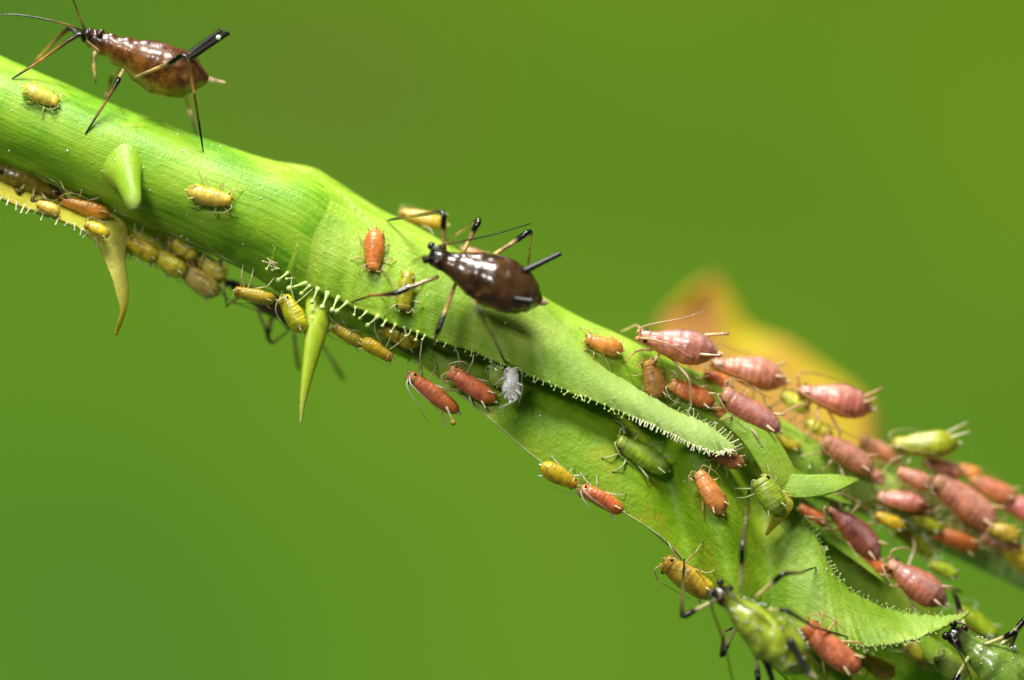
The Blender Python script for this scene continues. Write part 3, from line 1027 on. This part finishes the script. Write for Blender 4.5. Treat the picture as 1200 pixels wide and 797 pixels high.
# --- under the stem
UN = (-.25, -.55, -.8)
nymph('amber nymph hanging under the stem beside the dark legs', (275, 341), (323, 351), 19, AMB, y=-.85, up=UN)
nymph('yellow nymph with red eye hanging above the green prickle', (332, 347), (357, 389), 25, dict(YEL, ant=(.88, .84, .66)), y=-1.2, up=(-.75, -.6, -.3),
      ants=[[P(333, 349, -1.4), P(326, 352, -1.5), P(323, 364, -1.55), P(329, 376, -1.5), P(338, 385, -1.4)], [P(335, 347, -1.4), P(338, 358, -1.6), P(343, 370, -1.65), P(350, 381, -1.6), P(356, 390, -1.5)]])
nymph('amber nymph tucked behind the base of the green prickle', (390, 383), (428, 404), 18, AMB, y=-.75, up=UN)
nymph('slim yellow nymph with dark eye hanging below the fringe', (459, 420), (424, 398), 18, YEL, y=-1.15, up=(-.35, -.6, -.7))
nymph('dull amber nymph in the shade directly below the fringe', (447, 384), (492, 403), 20, AMB, y=-.9, up=(-.2, -.8, -.5))
r14, cs14, W14, L14 = nymph('red nymph with honeydew drop hanging off the sheath edge', (479, 439), (537, 483), 22, dict(RED, ant=(.88, .84, .66)), y=-.85, up=(-.35, -.75, -.5), ants=[[P(480, 442, -1.1), P(481, 449, -1.25), P(490, 459, -1.3), P(503, 471, -1.25), P(514, 482, -1.1)], [P(478, 444, -1.0), P(477, 453, -1.1), P(484, 466, -1.15), P(493, 480, -1.1), P(501, 494, -1.0)]],
      corn=[[P(523, 477, -1.05), P(531, 494, -1.15)], [P(517, 482, -.8), P(522, 501, -.8)]])
db = MB()
db.ball(P(531, 495, -1.16), 0.085, (1, 1, 1), 12, 9)
drop = db.build('honeydew_drop', M['dew'], r14)
drop.parent = cs14[0]
drop.matrix_parent_inverse = Matrix.Identity(4)
nymph('orange red nymph on the sheath beside the white shed skin', (526, 434), (580, 470), 23, RED, y=-1.25, up=(-.1, -.9, -.2))
nymph('pale green nymph with striped legs on the lower sheath', (723, 516), (782, 551), 25, GRN, leg_r=1.1, corn=None)
nymph('yellow nymph on the sheath margin facing an orange nymph', (676, 568), (634, 545), 21, dict(YEL, leg=(.86, .84, .58)), y=-1.5, up=(-.35, -.75, -.5))
nymph('orange nymph on the sheath margin facing a yellow nymph', (680, 572), (730, 599), 22, dict(RED, leg=(.86, .8, .58)), y=-1.5, up=(-.35, -.75, -.5),
      ants=[[P(683, 572, -1.75), P(686, 577, -1.95), P(696, 586, -2.00), P(708, 594, -1.95), P(716, 600, -1.85)], [P(680, 575, -1.65), P(684, 586, -1.75), P(692, 596, -1.80), P(700, 609, -1.75)]])
nymph('brownish orange nymph on the lower sheath below the fringed tip', (818, 553), (847, 602), 23, ORANGE)
nymph('plump pale green nymph clinging beside the small bract', (889, 561), (914, 601), 30, GRN, y=-1.25, up=(-.3, -.9, .2))
nymph('amber nymph half hidden under the frayed tip of the stipule', (833, 530), (872, 545), 18, dict(AMB, dors=(.45, .2, .08), vent=(.5, .22, .06)), y=-.75, up=(.1, -.8, .5))
nymph('orange nymph tucked under the stalk of the small bract', (868, 532), (902, 560), 24, ORANGE, y=.9, up=(.1, -.8, .5))
nymph('amber nymph on the sheath edge behind the head of the green aphid', (778, 658), (838, 698), 32, AMB, y=-.95, up=(-.4, -.7, -.4))
# --- the crowd along the leaf stalk
nymph('pale orange nymph on the leaf stalk left of the pink aphid', (686, 397), (730, 411), 18, ORANGE)
nymph('brown striped nymph on the leaf stalk beneath the pink aphid', (759, 422), (771, 470), 22, dict(ORANGE, dors=(.42, .2, .06)))
nymph('plump brownish orange nymph below the tail of the pink aphid', (785, 450), (837, 473), 22, dict(RED, tail=(.62, .2, .04)))
nymph('pink aphid with dark tipped cornicles on the leaf stalk', (748, 395), (842, 415), 38, PINK, y=(-0.55, -0.55), up=(.15, -.6, .8), name='aphid', group=GA, prof=SPIN,
      corn=[[P(825, 393, -0.50), P(854, 391, -0.60)], [P(817, 415, -1.00), P(845, 417, -1.15)]],
      ants=[[P(750, 393, -0.70), P(752, 384, -0.80), P(768, 379, -0.85), P(800, 373, -0.90), P(829, 363, -0.90)], [P(750, 396, -0.90), P(765, 398, -1.15), P(785, 404, -1.20), P(803, 415, -1.20), P(812, 420, -1.20)]], corn_len=.3)
nymph('pink aphid close behind the tail of the dark tipped one', (834, 426), (922, 448), 36, PINKB, y=(0.54, 0.78), up=(.2, -.5, .8), name='aphid', group=GA, prof=SPIN)
nymph('reddish pink nymph on the stalk side between two larger pink aphids', (846, 461), (913, 505), 31, PINK, y=(-0.35, -0.30), up=(.1, -.8, .55))
nymph('pink aphid standing before the orange young leaf', (936, 458), (1023, 480), 35, PINKB, y=(0.66, 0.90), up=(.15, -.6, .8), name='aphid', group=GA, prof=SPIN,
      corn=[[P(1008, 467, 0.78), P(1034, 455, 0.66)], [P(1004, 474, 0.60), P(1027, 467, 0.48)]])
nymph('salmon pink nymph on the stalk above the small bract', (964, 516), (1022, 551), 30, PINKB, y=(0.54, 0.66), up=(.15, -.8, .6))
nymph('small pink nymph at the head of the yellow green aphid', (1008, 518), (1056, 540), 24, PINKB, y=1.68, up=(.2, -.6, .8))
nymph('yellow green aphid standing clear above the leaf stalk', (1047, 523), (1123, 520), 31, YELG, y=(1.20, 1.26), up=(.1, -.5, .85), name='aphid', group=GA,
      corn=[[P(1108, 508, 1.20), P(1134, 495, 1.14)], [P(1112, 513, 1.08), P(1137, 506, 1.02)]])
nymph('short orange pink nymph lying across the leaf stalk', (1028, 583), (1085, 591), 24, dict(PINKB, vent=(.68, .2, .04)), y=0.96, up=(.1, -.6, .8))
nymph('large rosy pink aphid sprawled along the far leaf stalk', (1094, 561), (1167, 617), 37, PINKB, y=(1.26, 1.38), up=(.3, -.75, .5), name='aphid', group=GA)
nymph('orange nymph above the large rosy pink aphid', (1136, 561), (1192, 588), 26, dict(ORANGE, dors=(.66, .26, .12)), y=1.92, up=(.2, -.6, .8))
nymph('rosy nymph pressed against the orange one at the far stalk', (1168, 585), (1222, 606), 28, PINKB, y=2.04, up=(.2, -.6, .8))
nymph('orange brown nymph beneath the large rosy pink aphid', (1094, 624), (1147, 642), 20, dict(ORANGE, dors=(.52, .18, .04)), y=1.32, up=(0, -.9, -.2))
nymph('olive yellow nymph hanging under the short orange pink one', (1052, 622), (1096, 651), 20, YELG, y=1.56, up=(-.1, -.9, -.3))
nymph('bright yellow nymph with whitish legs under the far stalk', (1173, 636), (1218, 672), 26, YEL, y=1.44, up=(-.2, -.8, -.5))
nymph('purplish pink aphid with dark eye behind the lower leaf', (971, 593), (1032, 656), 31, dict(PINK, dors=(.40, .13, .11)), y=(0.35, 0.45), up=(.35, -.8, .3), name='aphid', group=GA, prof=SPIN)
nymph('pink aphid with pale antenna above the pointed leaf tip', (1040, 660), (1109, 708), 35, PINK, y=(0.15, 0.20), up=(.3, -.85, .4), name='aphid', group=GA, prof=SPIN)
nymph('yellow green nymph behind the pointed leaf tip', (1122, 714), (1168, 747), 23, YELG, y=1.20, up=(.2, -.8, .5))
nymph('dull amber nymph in the shade below the pointed leaf tip', (1062, 752), (1102, 780), 26, AMB, y=0.50, up=(.1, -.9, .3))
nymph('glossy salmon nymph on the lower leaf beside the green aphid', (944, 734), (1006, 787), 31, dict(ORANGE, dors=(.68, .25, .13), vent=(.68, .2, .06), head=(.62, .2, .05)), y=(-2.25, -2.35), up=(.1, -.95, .25))
nymph('yellow nymph below the belly of the pink aphid by the orange leaf', (916, 462), (948, 482), 18, GOLD, y=.75, up=(.1, -.8, .5))
nymph('rust red nymph in the hollow under the small bract', (936, 594), (970, 613), 16, RED, y=.5, up=(.1, -.8, .5))
nymph('tiny yellow nymph under the short orange pink nymph on the stalk', (1026, 603), (1060, 619), 15, YEL, y=.75, up=(0, -.9, .2))
nymph('pink nymph between yellow green aphid and large rosy aphid', (1082, 541), (1126, 556), 19, PINKB, y=1.5, up=(.2, -.6, .8))
nymph('small salmon nymph behind the salmon pink one on the stalk', (1000, 548), (1038, 566), 17, PINKB, y=1.2, up=(.1, -.7, .6))
nymph('ochre nymph on the stalk under the reddish pink nymph', (900, 508), (938, 527), 16, AMB, y=.35, up=(.1, -.8, .5))
nymph('small green nymph on the stalk below the large rosy aphid', (1068, 603), (1104, 622), 16, YELG, y=1.1, up=(0, -.9, .3))
nymph('rosy nymph on the stalk above the bright yellow one', (1150, 628), (1196, 640), 19, PINKB, y=1.3, up=(0, -.9, .3))
nymph('green nymph in the shade below the dark green aphid head', (1098, 768), (1134, 796), 22, GRN, y=-.2, up=(.1, -.9, .3))
nymph('faded orange nymph under the fringe of the lower leaf', (1010, 772), (1048, 792), 20, AMB, y=-.2, up=(.1, -.9, .3))
nymph('tiny orange nymph between the pink aphid and its follower', (826, 437), (858, 452), 15, ORANGE, y=.2, up=(.1, -.8, .5))
nymph('tiny pale nymph beside the plump brownish orange one', (838, 478), (864, 500), 14, ORANGE, y=-.2, up=(.1, -.8, .5))
nymph('yellow nymph on the stalk between two salmon pink nymphs', (942, 494), (974, 508), 17, GOLD, y=.8, up=(.1, -.8, .5))
nymph('salmon nymph on the stalk under the yellow green aphid', (1052, 552), (1092, 570), 20, PINKB, y=.9, up=(.1, -.8, .5))
nymph('orange nymph resting on the back of the stalk beyond the rosy aphid', (1120, 548), (1150, 560), 17, ORANGE, y=2.0, up=(.2, -.6, .8))
nymph('amber nymph at the end of the rosy aphid tail', (1158, 618), (1196, 632), 19, AMB, y=1.0, up=(0, -.9, .3))
nymph('small orange nymph under the purplish pink aphid', (1003, 652), (1040, 672), 16, ORANGE, y=.4, up=(.1, -.9, .2))
nymph('tiny yellow nymph behind the pink aphid with pale antenna', (1090, 660), (1122, 676), 15, YELG, y=1.0, up=(.1, -.9, .2))
nymph('pink nymph half under the short orange pink one', (1060, 582), (1092, 600), 18, PINKB, y=1.2, up=(.1, -.8, .5))
# --- behind the stem on the left
nymph('dark olive aphid under the stem on the dried stipule', (74, 232), (-14, 196), 30, OLIV, y=-.25, up=(-.3, -.7, -.6), name='aphid', group=GA, adult=True, prof=SPIN, mat='brown',
      legs=[[P(30, 215, -0.50), P(22, 226, -0.70), P(8, 214, -0.20)], [P(40, 222, -0.50), P(38, 236, -0.70), P(62, 232, -0.40)], [P(48, 225, -0.50), P(58, 240, -0.70), P(70, 232, -0.50)],
            [P(30, 210, -0.20), P(35, 222, -0.10), P(20, 215, 0.00)], [P(45, 218, -0.20), P(52, 228, -0.10), P(62, 226, 0.00)], [P(55, 222, -0.20), P(50, 238, -0.10), P(42, 244, 0.00)]])
nymph('orange brown nymph squeezed between stem and dried stipule', (73, 235), (129, 252), 17, dict(ORANGE, dors=(.66, .36, .04), vent=(.7, .4, .04)), y=-.55, up=(-.2, -.8, -.5))
nymph('yellow nymph beside the root of the hooked spine', (150, 280), (186, 303), 24, YEL, y=-.15, up=UN)
nymph('amber nymph in the middle of the row behind the stem', (180, 296), (218, 320), 26, dict(YEL, dors=(.80, .66, .06)), y=-.05, up=UN)
nymph('pale yellow nymph at the end of the row behind the stem', (214, 314), (256, 345), 29, dict(YEL, dors=(.84, .74, .14), vent=(.84, .72, .12)), y=.2, up=UN)
nymph('tiny yellow nymph above the row behind the stem', (198, 282), (230, 302), 20, YEL, y=.0, up=UN)
nymph('pale nymph between stem and the end of the row behind it', (234, 304), (264, 325), 20, dict(YEL, dors=(.84, .74, .14), vent=(.84, .72, .12)), y=.15, up=UN)
nymph('small yellow nymph on the dried stipule near the hooked spine', (100, 262), (128, 276), 14, YEL, y=-1.05, up=(-.2, -.9, .3))
nymph('small pale nymph on the dried stipule beside the dark olive aphid', (44, 238), (70, 250), 13, GOLD, y=-1.0, up=(-.2, -.9, .3))
nymph('white shed aphid skin hanging from the fringe by the sheath', (600, 432), (597, 470), 19, WHITE, crumple=.45, hk=.5, y=-1.75, up=(.3, -.9, .1), name='shed_skin', cat_='shed skin', group=None, mat='husk', feet=False, leg_r=1.5,
      legs=[[P(600, 440, -1.7), P(588, 444, -1.9), P(578, 452, -1.6)], [P(602, 455, -1.7), P(610, 462, -2.0), P(608, 475, -1.6)], [P(598, 462, -1.7), P(604, 469, -2.0), P(583, 479, -1.8)],
            [P(598, 446, -1.7), P(590, 460, -1.9), P(582, 465, -1.6)], [P(604, 448, -1.7), P(612, 452, -1.9), P(611, 466, -1.6)], [P(600, 466, -1.7), P(596, 474, -1.9), P(588, 480, -1.7)]])
nymph('lime green shed skin crumpled behind the white one', (576, 427), (590, 454), 17, LIME, y=-1.2, up=(-.2, -.9, .1), name='shed_skin', cat_='shed skin', group=None, mat='husk', hk=.5, crumple=.35)

# --- the standing brown aphid, seen from the side
cA = dict(dors=(.14, .05, .020), vent=(.36, .15, .014), head=(.05, .015, .012), leg=(.55, .42, .16), ldark=(.008, .007, .007), tibia=(.42, .24, .05), cauda=(.72, .58, .30), tail=(.20, .08, .03), ant=(.01, .01, .01))
yA = -.55
uA = Vector((.34, -.18, .93))
legsA = [
    [P(118, 62, -.75), P(91, 41, -1.0), P(40, 76, -.95), H(14, 93)],
    [P(120, 58, -.35), P(80, 34, -.1), P(45, 68, .1), P(32, 82, .2)],
    [P(144, 82, -.8), P(137, 97, -1.15), P(122, 122, -1.2), H(100, 157)],
    [P(140, 82, -.2), P(131, 92, .9), P(126, 108, 1.1), P(122, 122, .7)],
    [P(158, 91, -.95), P(218, 66, -1.75), P(228, 112, -1.6), H(238, 178)],
    [P(160, 88, -.2), P(212, 92, .9), P(222, 130, 1.1), P(231, 160, .55)],
]
rA, csA, WA, LA = aphid('aphid', 'brown aphid standing tall on the stem with black raised cornicles', GA, P(103, 43, yA), P(244, 93, yA), uA, SIDE, .85, 1.0, cA, M['brown'],
      legs=legsA, adult=True, seed=101, leg_r=.95, hairs=True, cauda=.14, dz=.72, vz=1.12, humps=.35,
      ants=[[P(104, 43, -.62), P(96, 36, -.7), P(75, 28, -.8), P(45, 21, -.85), P(15, 17, -.85), P(-10, 18, -.8)], [P(104, 41, -.5), P(99, 34, -.5), P(93, 19, -.5), P(87, 3, -.5), P(82, -12, -.5)]],
      corn=[[P(218, 71, -.95), P(268, 38, -1.2)], [P(216, 68, -.3), P(260, 35, -.2)]])
hb = MB()
hb.tube([P(112, 60, -.6), P(110, 74, -.65), P(111, 88, -.65), P(112, 97, -.62)], [.07, .055, .045, .02], [cA['leg'], cA['leg'], cA['leg'], cA['ldark']], n=8)
hb.build('rostrum', M['brown'], rA)
db = MB()
db.ball(P(256, 44, -1.3), .07, (1, 1, 1), 10, 8)
o = db.build('wax_drop', M['wax'], rA)
o.parent = csA[0]
o.matrix_parent_inverse = Matrix.Identity(4)

# --- the shiny dark aphid in the middle
cB = dict(dors=(.085, .038, .011), vent=(.12, .050, .012), head=(.006, .005, .005), leg=(.60, .44, .14), ldark=(.006, .006, .006), tibia=(.46, .26, .05), tail=(.09, .05, .015), cauda=(.75, .58, .30), ant=(.01, .01, .01))
legsB = [
    [P(522, 306, -2.3), P(518, 249, -2.6), P(480, 254, -1.2), H(453, 259)],
    [P(540, 302, -1.9), P(561, 258, -1.8), P(540, 272, -.9), P(521, 284, .1)],
    [P(572, 303, -1.9), P(621, 272, -1.9), P(621, 290, -1.0), P(618, 320, -.2)],
    [P(514, 324, -2.4), P(462, 344, -2.6), P(435, 346, -2.2), H(412, 354)],
    [P(534, 332, -2.2), P(513, 388, -2.6), P(510, 396, -2.0), H(508, 409)],
    [P(553, 350, -2.4), P(562, 365, -4.4), P(578, 395, -3.3), H(598, 438, .02)],
]
rB, csB, WB, LB = aphid('aphid', 'shiny dark brown aphid with black head on the leaf base', GA, P(502, 299, -2.3), P(635, 354, -2.15), Vector((.10, -.80, .60)), DORS, 1.0, .95, cB, M['dark'],
      legs=legsB, adult=True, seed=102, leg_r=1.15, hairs=True, cauda=.05,
      ants=[[P(508, 300, -2.6), P(508, 291, -2.6), P(522, 286, -2.5), P(550, 281, -2.3), P(585, 273, -2.0), P(622, 262, -1.6)], [P(501, 303, -2.7), P(498, 300, -3.0), P(490, 304, -3.4), P(482, 310, -3.8)]],
      corn=[[P(612, 319, -2.5), P(657, 297, -2.3)], [P(600, 350, -2.75), P(624, 353, -2.85)]])

# --- the green aphid with black head at the lower edge
cG = dict(dors=(.46, .58, .05), vent=(.52, .66, .10), head=(.06, .045, .012), leg=(.66, .62, .30), ldark=(.007, .007, .007), tibia=(.22, .18, .06), cauda=(.70, .72, .40), ant=(.02, .02, .015))
legsC = [
    [P(842, 702, -2.80), P(800, 722, -3.10), P(800, 690, -2.30), P(802, 655, -1.25)],
    [P(868, 695, -2.70), P(870, 642, -3.10), P(874, 606, -2.40), H(877, 572)],
    [P(885, 700, -2.70), P(918, 673, -3.20), P(938, 671, -2.70), H(956, 665)],
    [P(900, 715, -2.80), P(922, 716, -3.60), P(955, 735, -2.90), H(993, 747)],
    [P(866, 728, -2.50), P(846, 768, -2.50), P(848, 740, -1.50), P(862, 735, -1.40)],
    [P(884, 752, -2.50), P(889, 800, -2.70), P(893, 830, -2.00), P(905, 850, -1.40)],
]
rC, csC, WC, LC = aphid('aphid', 'translucent green aphid with black head and wax flecks', GA, P(838, 690, -2.70), P(947, 788, -2.70), Vector((.35, -.85, .35)), DORS, .85, .75, cG, M['green'],
      legs=legsC, adult=True, seed=103, leg_r=1.05, hairs=True, cauda=.09, crumple=.14,
      ants=[[P(838, 695, -3.00), P(832, 698, -3.10), P(836, 718, -3.20), P(846, 745, -3.20), P(853, 772, -3.20), P(860, 805, -3.10)], [P(844, 688, -3.00), P(856, 696, -3.35), P(872, 711, -3.50), P(890, 722, -3.50), P(905, 735, -3.45)]],
      corn=[[P(925, 750, -3.25), P(948, 789, -3.50)], [P(897, 772, -2.90), P(908, 806, -2.90)]])
# --- the other green one at the picture's corner
legsD = [
    [P(1150, 757, -1.2), P(1190, 742, -1.4), P(1180, 770, -.6), P(1172, 785, .2)],
    [P(1165, 765, -1.0), P(1205, 722, -.8), P(1188, 745, -.2), P(1178, 757, .3)],
    [P(1135, 752, -1.0), P(1121, 702, .3), P(1115, 690, .6), P(1128, 694, .8)],
    [P(1135, 770, -1.3), P(1118, 800, -1.5), P(1110, 815, -1.0), P(1105, 830, -.6)],
    [P(1160, 790, -1.3), P(1150, 820, -1.5), P(1145, 830, -1.0), P(1140, 845, -.5)],
    [P(1180, 800, -1.3), P(1200, 830, -1.5), P(1190, 845, -1.0), P(1180, 860, -.5)],
]
cD = dict(cG, dors=(.28, .44, .07), vent=(.36, .52, .10), head=(.012, .014, .008))
rD, csD, WD, LD = aphid('aphid', 'dark green aphid with black head below the pointed leaf tip', GA, P(1112, 740, -1.0), P(1238, 830, -.9), Vector((.3, -.8, .5)), DORS, .9, .8, cD, M['green'],
      legs=legsD, adult=True, seed=104, hairs=True,
      ants=[[P(1116, 746, -1.4), P(1120, 756, -1.6), P(1130, 776, -1.7), P(1140, 800, -1.7)], [P(1116, 738, -1.1), P(1120, 730, -1.2), P(1130, 732, -1.3), P(1160, 750, -1.4)]])
for rt, W_, L_, k in ((rC, WC, LC, 90), (rD, WD, LD, 60)):
    fb = MB()
    rr = random.Random(k)
    for _ in range(k):
        t = rr.choice((.25, .34, .47, .6, .75, .85)) + rr.gauss(0, .035)
        a = rr.choice((-1.15, -.9, .15, .8)) + rr.gauss(0, .22)
        w = lin(DORS, t)
        p = W_(-t, w * .95 * math.sin(a) * 1.0, w * .82 * math.cos(a))
        fb.ball(p, L_ * rr.choice((.004, .005, .006, .009)), (1, 1, 1), 5, 3, (rr.uniform(.6, 1.8), 1, rr.uniform(.6, 1.8)))
    o = fb.build('wax_flecks', M['wax'], rt)
    o['kind'] = 'stuff'

# --- a dark grown aphid on the far underside: mostly its legs show
legsE = [
    [P(262, 318, .6), P(258, 306, .4), P(262, 335, .1), P(266, 360, .0)],
    [P(290, 345, .7), P(281, 347, .3), P(272, 354, .1), P(264, 360, .1)],
    [P(297, 352, .8), P(318, 402, .9), P(328, 396, .8), P(338, 388, .6)],
    [P(325, 355, 1.2), P(313, 398, 1.3), P(316, 375, 1.3), P(322, 352, 1.1)],
    [P(340, 365, 1.2), P(350, 432, 1.6), P(347, 410, 1.4), P(346, 392, 1.0)],
    [P(375, 400, 1.4), P(403, 445, 2.4), P(392, 425, 2.0), P(378, 405, 1.5)],
]
aphid('aphid', 'dark aphid behind the stem with long pale black kneed legs hanging', GA, P(268, 330, .75), P(352, 372, 1.1), Vector((-.3, .3, -.9)), DORS, .8, .7, dict(cB, leg=(.62, .55, .34)), M['dark'],
      legs=legsE, adult=True, seed=105, leg_r=1.1)
